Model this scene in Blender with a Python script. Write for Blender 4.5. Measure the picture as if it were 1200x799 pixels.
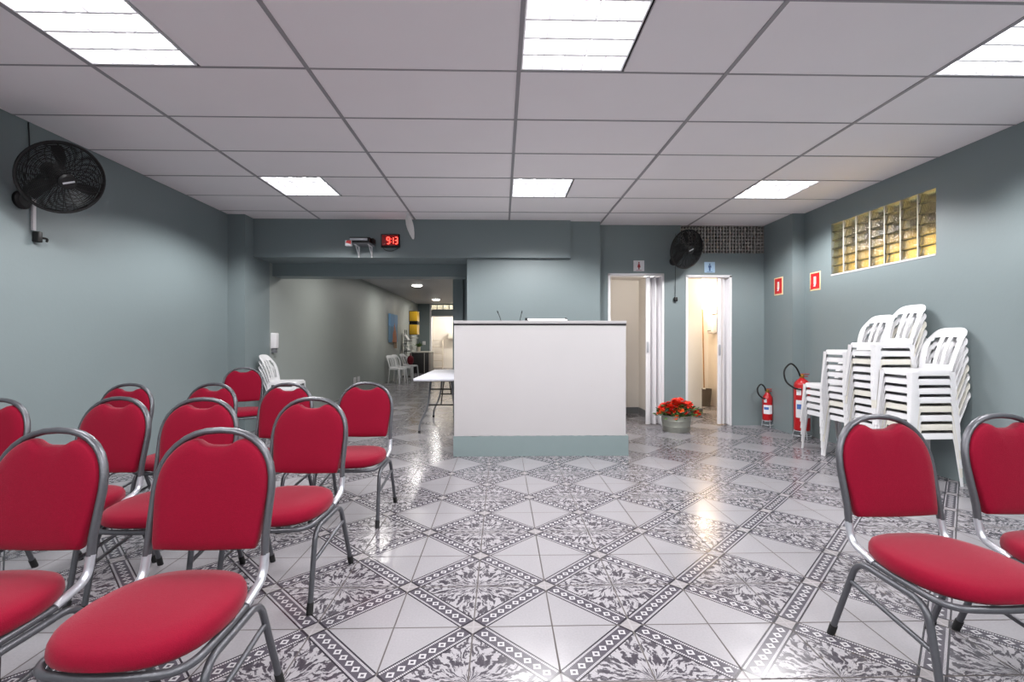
import bpy, bmesh, math, random
from mathutils import Vector, Matrix
random.seed(7)
PI = math.pi
sc = bpy.context.scene
for o in list(bpy.data.objects): bpy.data.objects.remove(o)
C = sc.collection

# ---------------------------------------------------------------- camera, world, exposure
YAW = 0.0225
cam_d = bpy.data.cameras.new('camera'); cam = bpy.data.objects.new('camera', cam_d); C.objects.link(cam)
cam.location = (0, 0, 1.18); cam.rotation_euler = (PI/2, 0, -YAW)
cam_d.sensor_width = 36; cam_d.lens = 36*559.1/1200; cam_d.clip_start = .02; cam_d.clip_end = 80
sc.camera = cam
w = bpy.data.worlds.new('world'); sc.world = w; w.use_nodes = True
w.node_tree.nodes['Background'].inputs[0].default_value = (.6, .7, .8, 1)
w.node_tree.nodes['Background'].inputs[1].default_value = .02
vs = sc.view_settings
vs.view_transform = 'Standard'; vs.look = 'None'; vs.gamma = 1; vs.use_curve_mapping = False
vs.exposure = -0.42
LAMP_W = 30.0          # each ceiling luminaire
LAMP_CUT = (73, 44)    # louvre cut-off: no light beyond the first angle from straight down, full inside the second
DOWN_W = 32.0           # round downlights of the back room
SC = 2.792             # ceiling height

# ---------------------------------------------------------------- materials
def lin(c): return tuple(((v/255)/12.92 if v/255 <= .04045 else ((v/255+.055)/1.055)**2.4) for v in c)
def rgba(c): return (*lin(c), 1)
class NT:
    def __init__(s, name):
        s.m = bpy.data.materials.new(name); s.m.use_nodes = True
        s.t = s.m.node_tree; s.n = s.t.nodes; s.bsdf = s.n['Principled BSDF']; s.out = s.n['Material Output']
    def new(s, t, **k):
        n = s.n.new(t)
        for a, b in k.items(): setattr(n, a, b)
        return n
    def link(s, a, b): s.t.links.new(a, b)
    def val(s, sock, v):
        if isinstance(v, (int, float)): sock.default_value = v
        else: s.link(v, sock)
    def math(s, op, a, b=None, c=None, clamp=False):
        n = s.new('ShaderNodeMath', operation=op); n.use_clamp = clamp
        s.val(n.inputs[0], a)
        if b is not None: s.val(n.inputs[1], b)
        if c is not None: s.val(n.inputs[2], c)
        return n.outputs[0]
    def mix(s, f, a, b):
        n = s.new('ShaderNodeMix', data_type='RGBA')
        s.val(n.inputs[0], f)
        for i, v in ((6, a), (7, b)):
            if isinstance(v, tuple): n.inputs[i].default_value = v
            else: s.link(v, n.inputs[i])
        return n.outputs[2]
def mat(name, col, rough=.5, metal=0, var=.06, nscale=8, bump=0, bscale=60, spec=.5, trans=0, emit=None, estr=0, sheen=0, ior=None):
    k = NT(name); b = k.bsdf
    tc = k.new('ShaderNodeTexCoord'); no = k.new('ShaderNodeTexNoise')
    no.inputs['Scale'].default_value = nscale; no.inputs['Detail'].default_value = 3
    k.link(tc.outputs['Object'], no.inputs['Vector'])
    c = lin(col)
    k.link(k.mix(no.outputs['Fac'], (*[x*(1-var) for x in c], 1), (*[min(1, x*(1+var)) for x in c], 1)), b.inputs['Base Color'])
    b.inputs['Roughness'].default_value = rough; b.inputs['Metallic'].default_value = metal
    b.inputs['Specular IOR Level'].default_value = spec
    b.inputs['Transmission Weight'].default_value = trans
    if ior: b.inputs['IOR'].default_value = ior
    if sheen: b.inputs['Sheen Weight'].default_value = sheen; b.inputs['Sheen Roughness'].default_value = .4
    if emit: b.inputs['Emission Color'].default_value = rgba(emit); b.inputs['Emission Strength'].default_value = estr
    if bump:
        n2 = k.new('ShaderNodeTexNoise'); n2.inputs['Scale'].default_value = bscale; n2.inputs['Detail'].default_value = 4
        k.link(tc.outputs['Object'], n2.inputs['Vector'])
        bp = k.new('ShaderNodeBump'); bp.inputs['Strength'].default_value = bump; bp.inputs['Distance'].default_value = .01
        k.link(n2.outputs['Fac'], bp.inputs['Height']); k.link(bp.outputs['Normal'], b.inputs['Normal'])
    return k.m

PAINT = (125, 137, 139)
M = dict(
 wall=mat('wall_paint', PAINT, .42, var=.04, nscale=1.5, bump=.06, bscale=35),
 corridor=mat('corridor_paint', (158, 164, 161), .5, var=.05, nscale=1.2, bump=.06, bscale=30),
 plinth=mat('plinth_paint', (128, 143, 144), .5, var=.05, nscale=6),
 ceil=mat('ceiling_tile', (240, 235, 237), .8, var=.02, nscale=3, bump=.05, bscale=120),
 tee=mat('tee_bar', (150, 147, 150), .5, var=.03),
 white=mat('white_paint', (199, 196, 197), .5, var=.025, nscale=3, bump=.04, bscale=40),
 wcwall=mat('wc_wall', (226, 220, 212), .6, var=.03, nscale=2),
 pvc=mat('white_pvc', (232, 230, 232), .35, var=.02),
 plastic=mat('white_plastic', (224, 224, 226), .38, var=.03, nscale=4),
 cream=mat('cream_plastic', (218, 215, 205), .42, var=.04, nscale=4),
 black=mat('black_plastic', (10, 10, 11), .5, var=.15),
 matte=mat('matte_black', (12, 12, 13), .7, var=.1),
 trim=mat('black_trim', (30, 26, 28), .4),
 frame=mat('hammertone_steel', (92, 93, 98), .36, metal=.55, var=.12, nscale=90, bump=.06, bscale=220),
 sleeve=mat('bare_steel', (196, 198, 205), .34, metal=.7, var=.08, nscale=40),
 fabric=mat('red_fabric', (126, 4, 36), .85, var=.14, nscale=160, bump=.25, bscale=420, sheen=.14, spec=.15),
 rubber=mat('rubber', (24, 24, 25), .7),
 louver=mat('louver_metal', (246, 246, 248), .3, metal=.1, var=.02),
 tube=mat('lit_tube', (255, 255, 255), .5, emit=(255, 251, 254), estr=6.5),
 led=mat('lit_led', (255, 255, 255), .5, emit=(255, 248, 240), estr=7),
 led_disc=mat('lit_led_disc', (255, 255, 255), .5, emit=(255, 250, 244), estr=16),
 red=mat('extinguisher_red', (176, 20, 28), .3, var=.05),
 label=mat('white_label', (226, 226, 230), .5),
 blue=mat('label_blue', (70, 110, 180), .5),
 brass=mat('brass', (180, 140, 70), .35, metal=.8),
 signred=mat('sign_red', (205, 30, 32), .45),
 signcream=mat('sign_cream', (240, 214, 170), .5),
 signblue=mat('sign_light_blue', (176, 206, 232), .45),
 figblue=mat('figure_blue', (60, 92, 140), .45),
 figred=mat('figure_red', (150, 24, 36), .45),
 clockface=mat('clock_face', (90, 8, 12), .25, var=.05, emit=(255, 20, 25), estr=.10),
 digit=mat('clock_digit', (255, 90, 80), .4, emit=(255, 70, 58), estr=5.0),
 zinc=mat('galvanised_steel', (168, 170, 160), .38, metal=.75, var=.12, nscale=25),
 petal=mat('petal_red', (226, 46, 20), .6, var=.2, nscale=30),
 petal2=mat('petal_orange', (240, 96, 34), .6, var=.2, nscale=30),
 leaf=mat('leaf_green', (62, 92, 34), .55, var=.3, nscale=25),
 soil=mat('soil', (50, 38, 28), .9),
 tabletop=mat('table_plastic', (222, 222, 230), .45, var=.02),
 darkwood=mat('dark_cabinet', (38, 36, 38), .4, var=.1),
 stone=mat('pale_stone', (190, 186, 178), .3, var=.08, nscale=40),
 yellow=mat('yellow_lacquer', (206, 160, 30), .4, var=.06),
 paper=mat('paper', (232, 230, 228), .7),
 bin=mat('dark_bin', (88, 80, 72), .5, var=.1),
 wood=mat('wood_handle', (150, 112, 74), .5, var=.15, nscale=20),
 silver=mat('silver_plastic', (188, 190, 196), .3, metal=.4),
 grey=mat('grey_plastic', (110, 112, 116), .5),
 passage=mat('passage_wall', (214, 184, 120), .7, var=.08, nscale=3),
 mortar=mat('mortar', (196, 194, 184), .7, var=.06),
 lattice=mat('vent_block_paint', (165, 160, 155), .6, var=.06, nscale=6),
 skirting=mat('grey_skirting', (112, 114, 116), .4, var=.1, nscale=12),
 redcloth=mat('dark_red_cloth', (110, 14, 30), .8),
 pot=mat('pale_pot', (200, 190, 176), .6),
)

def glass_mat():
    k = NT('ribbed_glass_block'); b = k.bsdf
    b.inputs['Base Color'].default_value = (.86, .90, .80, 1); b.inputs['Roughness'].default_value = .22
    b.inputs['Transmission Weight'].default_value = 1.0; b.inputs['IOR'].default_value = 1.3
    tc = k.new('ShaderNodeTexCoord'); wv = k.new('ShaderNodeTexWave'); wv.bands_direction = 'Y'
    wv.inputs['Scale'].default_value = 22; wv.inputs['Distortion'].default_value = .6
    k.link(tc.outputs['Object'], wv.inputs['Vector'])
    bp = k.new('ShaderNodeBump'); bp.inputs['Strength'].default_value = .5; bp.inputs['Distance'].default_value = .006
    k.link(wv.outputs['Fac'], bp.inputs['Height']); k.link(bp.outputs['Normal'], b.inputs['Normal'])
    return k.m
M['glass'] = glass_mat()

def floor_mat():
    k = NT('patterned_floor_tile'); b = k.bsdf; m = k.math
    tc = k.new('ShaderNodeTexCoord'); sp = k.new('ShaderNodeSeparateXYZ'); k.link(tc.outputs['Object'], sp.inputs[0])
    S = .3264
    u = m('DIVIDE', m('SUBTRACT', sp.outputs[0], .211), S); v = m('DIVIDE', m('SUBTRACT', sp.outputs[1], 1.9726), S)
    a = m('PINGPONG', u, 1.0); bb = m('PINGPONG', v, 1.0)
    r2 = 1/math.sqrt(2)
    d = m('MULTIPLY', m('SUBTRACT', m('ADD', a, bb), 1.0), r2)          # across the band, + is the dark half
    t = m('MULTIPLY', m('SUBTRACT', a, bb), r2)                          # along the band
    ad = m('ABSOLUTE', d); at = m('ABSOLUTE', t)
    BW = .127
    inband = m('LESS_THAN', ad, BW)
    # speckled white glaze
    n1 = k.new('ShaderNodeTexNoise'); n1.inputs['Scale'].default_value = 120; n1.inputs['Detail'].default_value = 2
    k.link(tc.outputs['Object'], n1.inputs['Vector'])
    WH = rgba((155, 153, 156)); WH2 = rgba((139, 136, 141)); DK = rgba((70, 66, 75))
    white = k.mix(n1.outputs['Fac'], WH2, WH)
    # feathered half: flame shaped streaks fanning from the tile corner
    ia = m('SUBTRACT', 1.0, a); ib = m('SUBTRACT', 1.0, bb)
    ang = m('ARCTAN2', ib, ia); rad = m('SQRT', m('ADD', m('MULTIPLY', ia, ia), m('MULTIPLY', ib, ib)))
    wp = k.new('ShaderNodeTexNoise'); wp.inputs['Scale'].default_value = 17; wp.inputs['Detail'].default_value = 4
    k.link(tc.outputs['Object'], wp.inputs['Vector'])
    wofs = m('MULTIPLY', m('SUBTRACT', wp.outputs['Fac'], .5), 1.1)
    cx = k.new('ShaderNodeCombineXYZ')
    k.link(m('ADD', m('MULTIPLY', ang, 4.4), m('MULTIPLY', wofs, 2.2)), cx.inputs[0])
    k.link(m('ADD', m('MULTIPLY', rad, 3.2), wofs), cx.inputs[1])
    fl = k.new('ShaderNodeTexNoise'); fl.inputs['Scale'].default_value = 2.1; fl.inputs['Detail'].default_value = 3.5; fl.inputs['Roughness'].default_value = .62
    k.link(cx.outputs[0], fl.inputs['Vector'])
    st = k.new('ShaderNodeMapRange'); st.inputs[1].default_value = .475; st.inputs[2].default_value = .515
    k.link(fl.outputs['Fac'], st.inputs[0])
    f2 = k.new('ShaderNodeMapRange'); f2.inputs[1].default_value = .30; f2.inputs[2].default_value = .5; f2.inputs[3].default_value = 1; f2.inputs[4].default_value = .35
    k.link(fl.outputs['Fac'], f2.inputs[0])
    dkv = k.mix(f2.outputs[0], rgba((92, 88, 95)), rgba((56, 52, 59)))
    feather = k.mix(st.outputs[0], dkv, rgba((155, 152, 156)))
    halves = k.mix(m('GREATER_THAN', d, 0), white, feather)
    # the band: chain of hollow lozenges between rope lines
    PT = .1414
    tt = m('SUBTRACT', m('MULTIPLY', m('PINGPONG', m('ADD', t, 5.5*PT), PT/2), 1.0), 0)   # 0 .. PT/2
    lz = m('ADD', m('DIVIDE', tt, .058), m('DIVIDE', ad, .056))
    ring = m('MULTIPLY', m('LESS_THAN', lz, 1.0), m('GREATER_THAN', lz, .45))
    band = k.mix(ring, rgba((78, 74, 82)), rgba((176, 174, 177)))
    rope = m('MULTIPLY', m('GREATER_THAN', ad, .080), m('LESS_THAN', ad, .106))
    ropet = m('GREATER_THAN', m('PINGPONG', t, .012), .0035)
    band = k.mix(m('MULTIPLY', rope, ropet), band, rgba((170, 167, 171)))
    edge = m('GREATER_THAN', ad, .108)
    band = k.mix(edge, band, rgba((48, 45, 51)))
    # the little square where bands cross
    sq = m('MULTIPLY', inband, m('GREATER_THAN', at, .7071-BW))
    sqi = m('MULTIPLY', m('LESS_THAN', ad, .098), m('GREATER_THAN', at, .7071-.098))
    sqc = k.mix(sqi, rgba((48, 45, 51)), rgba((146, 142, 144)))
    band = k.mix(sq, band, sqc)
    col = k.mix(inband, halves, band)
    # grout
    gr = m('MINIMUM', m('PINGPONG', u, .5), m('PINGPONG', v, .5))
    gm = k.new('ShaderNodeMapRange'); gm.inputs[1].default_value = .006; gm.inputs[2].default_value = .0125; gm.inputs[3].default_value = 1; gm.inputs[4].default_value = 0
    k.link(gr, gm.inputs[0])
    gmask = m('MULTIPLY', gm.outputs[0], m('SUBTRACT', 1.0, sqi))
    col = k.mix(gmask, col, rgba((76, 70, 69)))
    k.link(col, b.inputs['Base Color'])
    rn = k.new('ShaderNodeTexNoise'); rn.inputs['Scale'].default_value = 5; rn.inputs['Detail'].default_value = 4
    k.link(tc.outputs['Object'], rn.inputs['Vector'])
    rr = k.new('ShaderNodeMapRange'); rr.inputs[1].default_value = .3; rr.inputs[2].default_value = .7; rr.inputs[3].default_value = .15; rr.inputs[4].default_value = .25
    k.link(rn.outputs['Fac'], rr.inputs[0])
    k.link(m('ADD', rr.outputs[0], m('MULTIPLY', gm.outputs[0], .5)), b.inputs['Roughness'])
    b.inputs['IOR'].default_value = 1.5; b.inputs['Specular IOR Level'].default_value = .36
    bp = k.new('ShaderNodeBump'); bp.inputs['Strength'].default_value = .35; bp.inputs['Distance'].default_value = .002; bp.invert = True
    k.link(gm.outputs[0], bp.inputs['Height'])
    bp2 = k.new('ShaderNodeBump'); bp2.inputs['Strength'].default_value = .05; bp2.inputs['Distance'].default_value = .004
    n3 = k.new('ShaderNodeTexNoise'); n3.inputs['Scale'].default_value = 14; k.link(tc.outputs['Object'], n3.inputs['Vector'])
    k.link(n3.outputs['Fac'], bp2.inputs['Height']); k.link(bp.outputs['Normal'], bp2.inputs['Normal'])
    k.link(bp2.outputs['Normal'], b.inputs['Normal'])
    return k.m
M['floor'] = floor_mat()

# ---------------------------------------------------------------- mesh helpers
class MB:
    def __init__(s): s.v = []; s.f = []; s.mi = []
    def add(s, vs, fs, T=None, mi=0):
        o = len(s.v)
        s.v += [tuple(T @ Vector(p)) if T else tuple(p) for p in vs]
        s.f += [tuple(i+o for i in f) for f in fs]; s.mi += [mi]*len(fs); return s
    def box(s, x0, x1, y0, y1, z0, z1, T=None, bev=0, mi=0):
        if bev <= 0:
            P = [(x0,y0,z0),(x1,y0,z0),(x1,y1,z0),(x0,y1,z0),(x0,y0,z1),(x1,y0,z1),(x1,y1,z1),(x0,y1,z1)]
            return s.add(P, [(3,2,1,0),(4,5,6,7),(0,1,5,4),(1,2,6,5),(2,3,7,6),(3,0,4,7)], T, mi)
        bm = bmesh.new(); bmesh.ops.create_cube(bm, size=1)
        for q in bm.verts: q.co = ((x0+x1)/2+q.co.x*(x1-x0), (y0+y1)/2+q.co.y*(y1-y0), (z0+z1)/2+q.co.z*(z1-z0))
        bmesh.ops.bevel(bm, geom=bm.edges[:], offset=bev, segments=2, affect='EDGES', profile=.5)
        return s.bm(bm, T, mi)
    def bm(s, bm, T=None, mi=0):
        bm.verts.ensure_lookup_table(); bm.verts.index_update()
        s.add([tuple(q.co) for q in bm.verts], [tuple(q.index for q in f.verts) for f in bm.faces], T, mi); bm.free(); return s
    def tube(s, pts, r, n=8, closed=False, r2=None, up=None, T=None, mi=0, caps=True):
        # sweep a round (or oval: r along 'side', r2 along 'up') section
        pts = [Vector(p) for p in pts]; N = len(pts); r2 = r2 or r
        tan = []
        for i in range(N):
            a = pts[(i-1) % N] if (closed or i > 0) else pts[i]; b = pts[(i+1) % N] if (closed or i < N-1) else pts[i]
            tan.append((b-a).normalized())
        t0 = tan[0]; ref = Vector(up) if up else (Vector((0,0,1)) if abs(t0.z) < .9 else Vector((1,0,0)))
        nrm = (ref - t0*ref.dot(t0)).normalized(); vs = []; fs = []
        for i in range(N):
            t = tan[i]
            if up:
                q = ref - t*ref.dot(t); nrm = q.normalized() if q.length > 1e-4 else nrm
            else:
                q = nrm - t*nrm.dot(t); nrm = q.normalized() if q.length > 1e-6 else nrm
            bi = t.cross(nrm)
            for k in range(n):
                a = 2*PI*k/n; vs.append(pts[i]+bi*(r*math.cos(a))+nrm*(r2*math.sin(a)))
        for i in range(N if closed else N-1):
            j = (i+1) % N
            for k in range(n): fs.append((i*n+k, i*n+(k+1)%n, j*n+(k+1)%n, j*n+k))
        if not closed and caps:
            fs.append(tuple(range(n-1, -1, -1))); fs.append(tuple((N-1)*n+k for k in range(n)))
        return s.add(vs, fs, T, mi)
    def lathe(s, prof, n=24, T=None, mi=0):
        vs = []; fs = []
        for r, z in prof:
            for k in range(n): a = 2*PI*k/n; vs.append((max(r,1e-4)*math.cos(a), max(r,1e-4)*math.sin(a), z))
        for i in range(len(prof)-1):
            for k in range(n): fs.append((i*n+k, i*n+(k+1)%n, (i+1)*n+(k+1)%n, (i+1)*n+k))
        if prof[0][0] > 1e-3: fs.append(tuple(range(n-1, -1, -1)))
        if prof[-1][0] > 1e-3: fs.append(tuple((len(prof)-1)*n+k for k in range(n)))
        return s.add(vs, fs, T, mi)
    def prism(s, poly, z0, z1, T=None, mi=0):
        n = len(poly); vs = [(x,y,z0) for x,y in poly]+[(x,y,z1) for x,y in poly]
        fs = [tuple(range(n-1,-1,-1)), tuple(range(n,2*n))]+[(i,(i+1)%n,n+(i+1)%n,n+i) for i in range(n)]
        return s.add(vs, fs, T, mi)
    def ball(s, c, r, sx=1, sy=1, sz=1, n=10, T=None, mi=0):
        m = n//2+1; prof = [(math.sin(PI*i/m), -math.cos(PI*i/m)) for i in range(m+1)]
        L = Matrix.Translation(c) @ Matrix.Diagonal((r*sx, r*sy, r*sz, 1))
        return s.lathe(prof, n, (T @ L) if T else L, mi)
    def build(s, name, mats, parent=None, smooth=35):
        me = bpy.data.meshes.new(name); me.from_pydata(s.v, [], s.f)
        for m in (mats if isinstance(mats, (list, tuple)) else [mats]): me.materials.append(m)
        me.polygons.foreach_set('material_index', s.mi)
        bm = bmesh.new(); bm.from_mesh(me); bmesh.ops.recalc_face_normals(bm, faces=bm.faces[:]); bm.to_mesh(me); bm.free()
        if smooth:
            me.polygons.foreach_set('use_smooth', [True]*len(me.polygons)); me.set_sharp_from_angle(angle=math.radians(smooth))
        me.update()
        o = bpy.data.objects.new(name, me); C.objects.link(o)
        if parent: o.parent = parent
        return o

def tag(o, label, cat, group=None):
    o['label'] = label; o['category'] = cat
    if group: o['group'] = group
    return o
def thing(name, label, cat, loc=(0,0,0), rot=(0,0,0), group=None):
    o = bpy.data.objects.new(name, None); C.objects.link(o); o.empty_display_size = .1
    o.location = loc; o.rotation_euler = rot if isinstance(rot, tuple) else (0,0,rot)
    return tag(o, label, cat, group)
def struct(name, mb, m, parent=None, smooth=0):
    o = mb.build(name, m, parent, smooth)
    if not parent: o['kind'] = 'structure'
    return o
def kids(o): return [c for c in bpy.data.objects if c.parent == o]
def copy_tree(o, parent=None):
    c = o.copy(); C.objects.link(c)
    if parent: c.parent = parent
    for ch in kids(o): copy_tree(ch, c)
    return c
def spline(pts, n=6, closed=False):
    P = [Vector(p) for p in pts]; N = len(P); out = []
    for i in range(N if closed else N-1):
        g = lambda j: P[j % N] if closed else P[max(0, min(N-1, j))]
        p0, p1, p2, p3 = g(i-1), g(i), g(i+1), g(i+2)
        for k in range(n):
            t = k/n
            out.append(.5*((2*p1)+(p2-p0)*t+(2*p0-5*p1+4*p2-p3)*t*t+(3*p1-p0-3*p2+p3)*t**3))
    if not closed: out.append(P[-1])
    return out
def fillet(pts, rad, n=5):
    P = [Vector(p) for p in pts]; out = [P[0]]
    for i in range(1, len(P)-1):
        a = (P[i-1]-P[i]); b = (P[i+1]-P[i]); r = min(rad, a.length*.48, b.length*.48)
        s_, e = P[i]+a.normalized()*r, P[i]+b.normalized()*r
        for k in range(n+1):
            t = k/n; out.append(s_*(1-t)**2+P[i]*2*t*(1-t)+e*t*t)
    out.append(P[-1]); return out

# ---------------------------------------------------------------- the room
XL, XR, YB = -3.48, 3.84, -4.0
struct('floor', MB().box(-3.8, 5.4, -4.3, 21.2, -.12, 0), M['floor'])
mb = MB().box(XL-.2, XL, YB, 6.15, -.1, 3.1); struct('wall_left', mb, M['wall'])
struct('wall_left_pier', MB().box(XL-.2, -3.265, 6.15, 6.80, -.1, 3.1), M['wall'])
struct('wall_corridor_left', MB().box(XL-.2, -3.272, 6.80, 10.62, -.1, 2.8), M['corridor'])
struct('wall_corridor_left_far', MB().box(XL-.2, -3.272, 10.62, 18.95, -.1, 2.8), M['corridor'])
# right wall with the glass block opening
WY0, WY1, WZ0, WZ1 = 4.13, 5.47, 1.948, 2.535
mb = MB()
mb.box(XR, XR+.16, YB, WY0, -.1, 3.1); mb.box(XR, XR+.16, WY1, 9.2, -.1, 3.1)
mb.box(XR, XR+.16, WY0, WY1, -.1, WZ0); mb.box(XR, XR+.16, WY0, WY1, WZ1, 3.1)
struct('wall_right', mb, M['wall'])
struct('wall_right_pier', MB().box(3.68, XR+.02, 5.95, 6.62, -.1, 3.1), M['wall'])
struct('wall_back', MB().box(XL-.2, XR+.2, YB-.2, YB, -.1, 3.1), M['wall'])
# header beams over the opening
struct('wall_header', MB().box(-3.27, -.46, 6.365, 6.91, 2.287, 3.0).box(-.46, .925, 6.365, 6.43, 2.292, 3.0), M['wall'])
struct('wall_inner_header', MB().box(-3.3, -.44, 6.90, 7.2, 2.108, 3.0), M['wall'])
struct('wall_panel', MB().box(-.46, 1.335, 6.42, 6.75, -.1, 3.1), M['wall'])
# wall with the two doorways
DY0, DY1 = 6.60, 6.74
D1 = (1.487, 2.263, 2.115); D2 = (2.575, 3.214, 2.095)
VX0, VX1, VZ0 = 2.50, 3.68, 2.405
mb = MB()
mb.box(1.33, D1[0], DY0, DY1, -.1, VZ0); mb.box(D1[1], D2[0], DY0, DY1, -.1, VZ0); mb.box(D2[1], XR+.1, DY0, DY1, -.1, VZ0)
mb.box(D1[0], D1[1], DY0, DY1, D1[2], VZ0); mb.box(D2[0], D2[1], DY0, DY1, D2[2], VZ0)
mb.box(1.33, VX0, DY0, DY1, VZ0, 3.1); mb.box(VX1, XR+.1, DY0, DY1, VZ0, 3.1)
struct('wall_doors', mb, M['wall'])
# corridor: right side, end wall with doorway, ceiling
struct('wall_corridor_right', MB().box(-.79, -.6, 7.8, 18.95, -.1, 2.9), M['wall'])
struct('wall_corridor_return', MB().box(-.62, -.2, 7.8, 8.0, -.1, 2.9), M['wall'])
struct('wall_corridor_recess', MB().box(-.33, -.2, 6.74, 7.81, -.1, 2.9), M['wall'])
ED0, ED1 = -2.76, -1.35
mb = MB()
mb.box(XL-.2, ED0, 18.8, 18.95, -.1, 2.9); mb.box(ED1, -.6, 18.8, 18.95, -.1, 2.9)
mb.box(ED0, ED1, 18.8, 18.95, 2.165, 2.42); mb.box(ED0, ED1, 18.8, 18.95, 2.60, 2.9)
struct('wall_corridor_end', mb, M['wall'])
struct('ceiling_corridor', MB().box(XL-.2, -.6, 7.1, 18.95, 2.63, 2.75), M['white'])
# kitchen beyond
struct('wall_kitchen_left', MB().box(-3.3, -3.1, 18.95, 21.2, 0, 2.8), M['wcwall']); struct('wall_kitchen_right', MB().box(-.8, -.6, 18.95, 21.2, 0, 2.8), M['wcwall'])
struct('wall_kitchen_back', MB().box(-3.3, -.6, 21.0, 21.2, 0, 2.8), M['wcwall']); struct('ceiling_kitchen', MB().box(-3.3, -.6, 18.95, 21.2, 2.66, 2.8), M['wcwall'])
# toilets
mb = MB(); mb.box(1.33, 1.45, DY1, 9.2, 0, 2.35); mb.box(2.25, 2.5, 6.98, 9.2, 0, 2.35); mb.box(1.33, 2.4, 7.75, 7.9, 0, 2.35); mb.box(1.33, 2.4, DY1, 9.0, 2.17, 2.3)
mb.box(2.40, 2.54, DY1, 6.98, 0, 2.35)
struct('wall_womens_toilet', mb, M['wcwall'])
struct('baseboard_womens_toilet', MB().box(1.45, 2.25, 7.735, 7.75, 0, .10).box(2.235, 2.25, 6.98, 7.735, 0, .10), M['skirting'])
mb = MB(); mb.box(2.5, 3.215, 7.58, 7.72, 0, 2.35); mb.box(2.4, 4.0, 8.78, 8.9, 0, 2.35); mb.box(2.4, XR+.1, DY1, 8.9, 2.18, 2.34)
mb.box(XR-.001, XR+.05, DY1, 8.8, 0, 2.3)
struct('wall_mens_toilet', mb, M['wcwall'])
struct('baseboard_mens_toilet', MB().box(2.54, 3.225, 7.565, 7.58, 0, .10), M['skirting'])
# black sheets behind the vent stand for the shade in its holes
struct('wall_vent_shade', MB().box(2.3, 4.0, 7.1, 7.2, 2.34, 3.1).box(1.2, 4.0, 6.7, 7.2, 3.0, 3.1), M['matte'])

# suspended ceiling: panels 1.25 x 0.625, lamps sit in half panels
GX0, GY0 = -1.145, 2.850
LX = [-2.395, .105, 2.605]; LY = [-2.775, -.275, 2.225, 4.725]
mb = MB(); EPS = .004
xs = [XL] + [GX0+1.25*k for k in range(-1, 4)] + [XR]
ys = [YB] + [GY0+.625*j for j in range(-10, 6)] + [6.7]
def panel(x0, x1, y0, y1, z):
    mb.box(x0+EPS, x1-EPS, y0+EPS, y1-EPS, z, z+.015)
for i in range(len(xs)-1):
    for j in range(len(ys)-1):
        x0, x1, y0, y1 = xs[i], xs[i+1], ys[j], ys[j+1]
        lamp = any(abs(x0-a) < .01 for a in LX) and any(abs(y0-b) < .01 for b in LY)
        z = SC+random.uniform(0, .0025)
        if lamp: x0 += .625
        if x1-x0 > .02: panel(x0, x1, y0, y1, z)
struct('ceiling', mb, M['ceil'])
mb = MB()
for x in xs[1:-1]: mb.box(x-.012, x+.012, YB, 6.62, SC-.004, SC+.02)
for y in ys[1:-1]:
    mb.box(XL, XR, y-.007, y+.007, SC-.002, SC+.02)
struct('trim_ceiling_grid', mb, M['tee'])
struct('ceiling_slab', MB().box(XL-.2, XR+.2, YB-.2, 6.5, 3.05, 3.15), M['matte'])

# ---------------------------------------------------------------- door frames and folding doors
def door_frame(n, D, yd):
    x0, x1, h = D; t = .028
    mb = MB(); y0, y1 = DY0-.012, DY1+.012
    mb.box(x0-.004, x0+t, y0, y1, 0, h, bev=.004); mb.box(x1-t, x1+.004, y0, y1, 0, h, bev=.004); mb.box(x0-.004, x1+.004, y0, y1, h-t, h+.004, bev=.004)
    return struct('door_%d' % n, mb, M['pvc'], smooth=35)
def folded_door(D, w, label, nfold, handle_z):
    x0, x1, h = D; r = thing('folding_door', label, 'door', (x1-.028, 6.66, 0))
    lo = -.05; hi = .05
    step = w/nfold
    for k in range(nfold):
        xa, xb = -k*step, -(k+1)*step
        ya, yb = (lo, hi) if k % 2 == 0 else (hi, lo)
        d = Vector((xb-xa, yb-ya, 0)); L = d.length; a = math.atan2(d.y, d.x)
        T = Matrix.Translation((xa, ya, 0)) @ Matrix.Rotation(a, 4, 'Z')
        MB().box(0, L-.004, -.005, .005, .018, h-.032, T, bev=.003).build('door_panel', M['pvc'], r)
    # closing stile with its pull
    MB().box(-w-.052, -w-.004, lo, lo+.03, .018, h-.032, bev=.005).build('closing_stile', M['pvc'], r)
    p = MB().box(-w-.040, -w-.018, lo-.022, lo, handle_z, handle_z+.15, bev=.006).build('handle', M['silver'], r)
    return r
door_frame(1, D1, 0); door_frame(2, D2, 0)
folded_door(D1, .165, 'white folded accordion door under the red figure sign', 4, 1.02)
folded_door(D2, .105, 'white folded accordion door under the blue figure sign', 3, .98)

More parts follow.
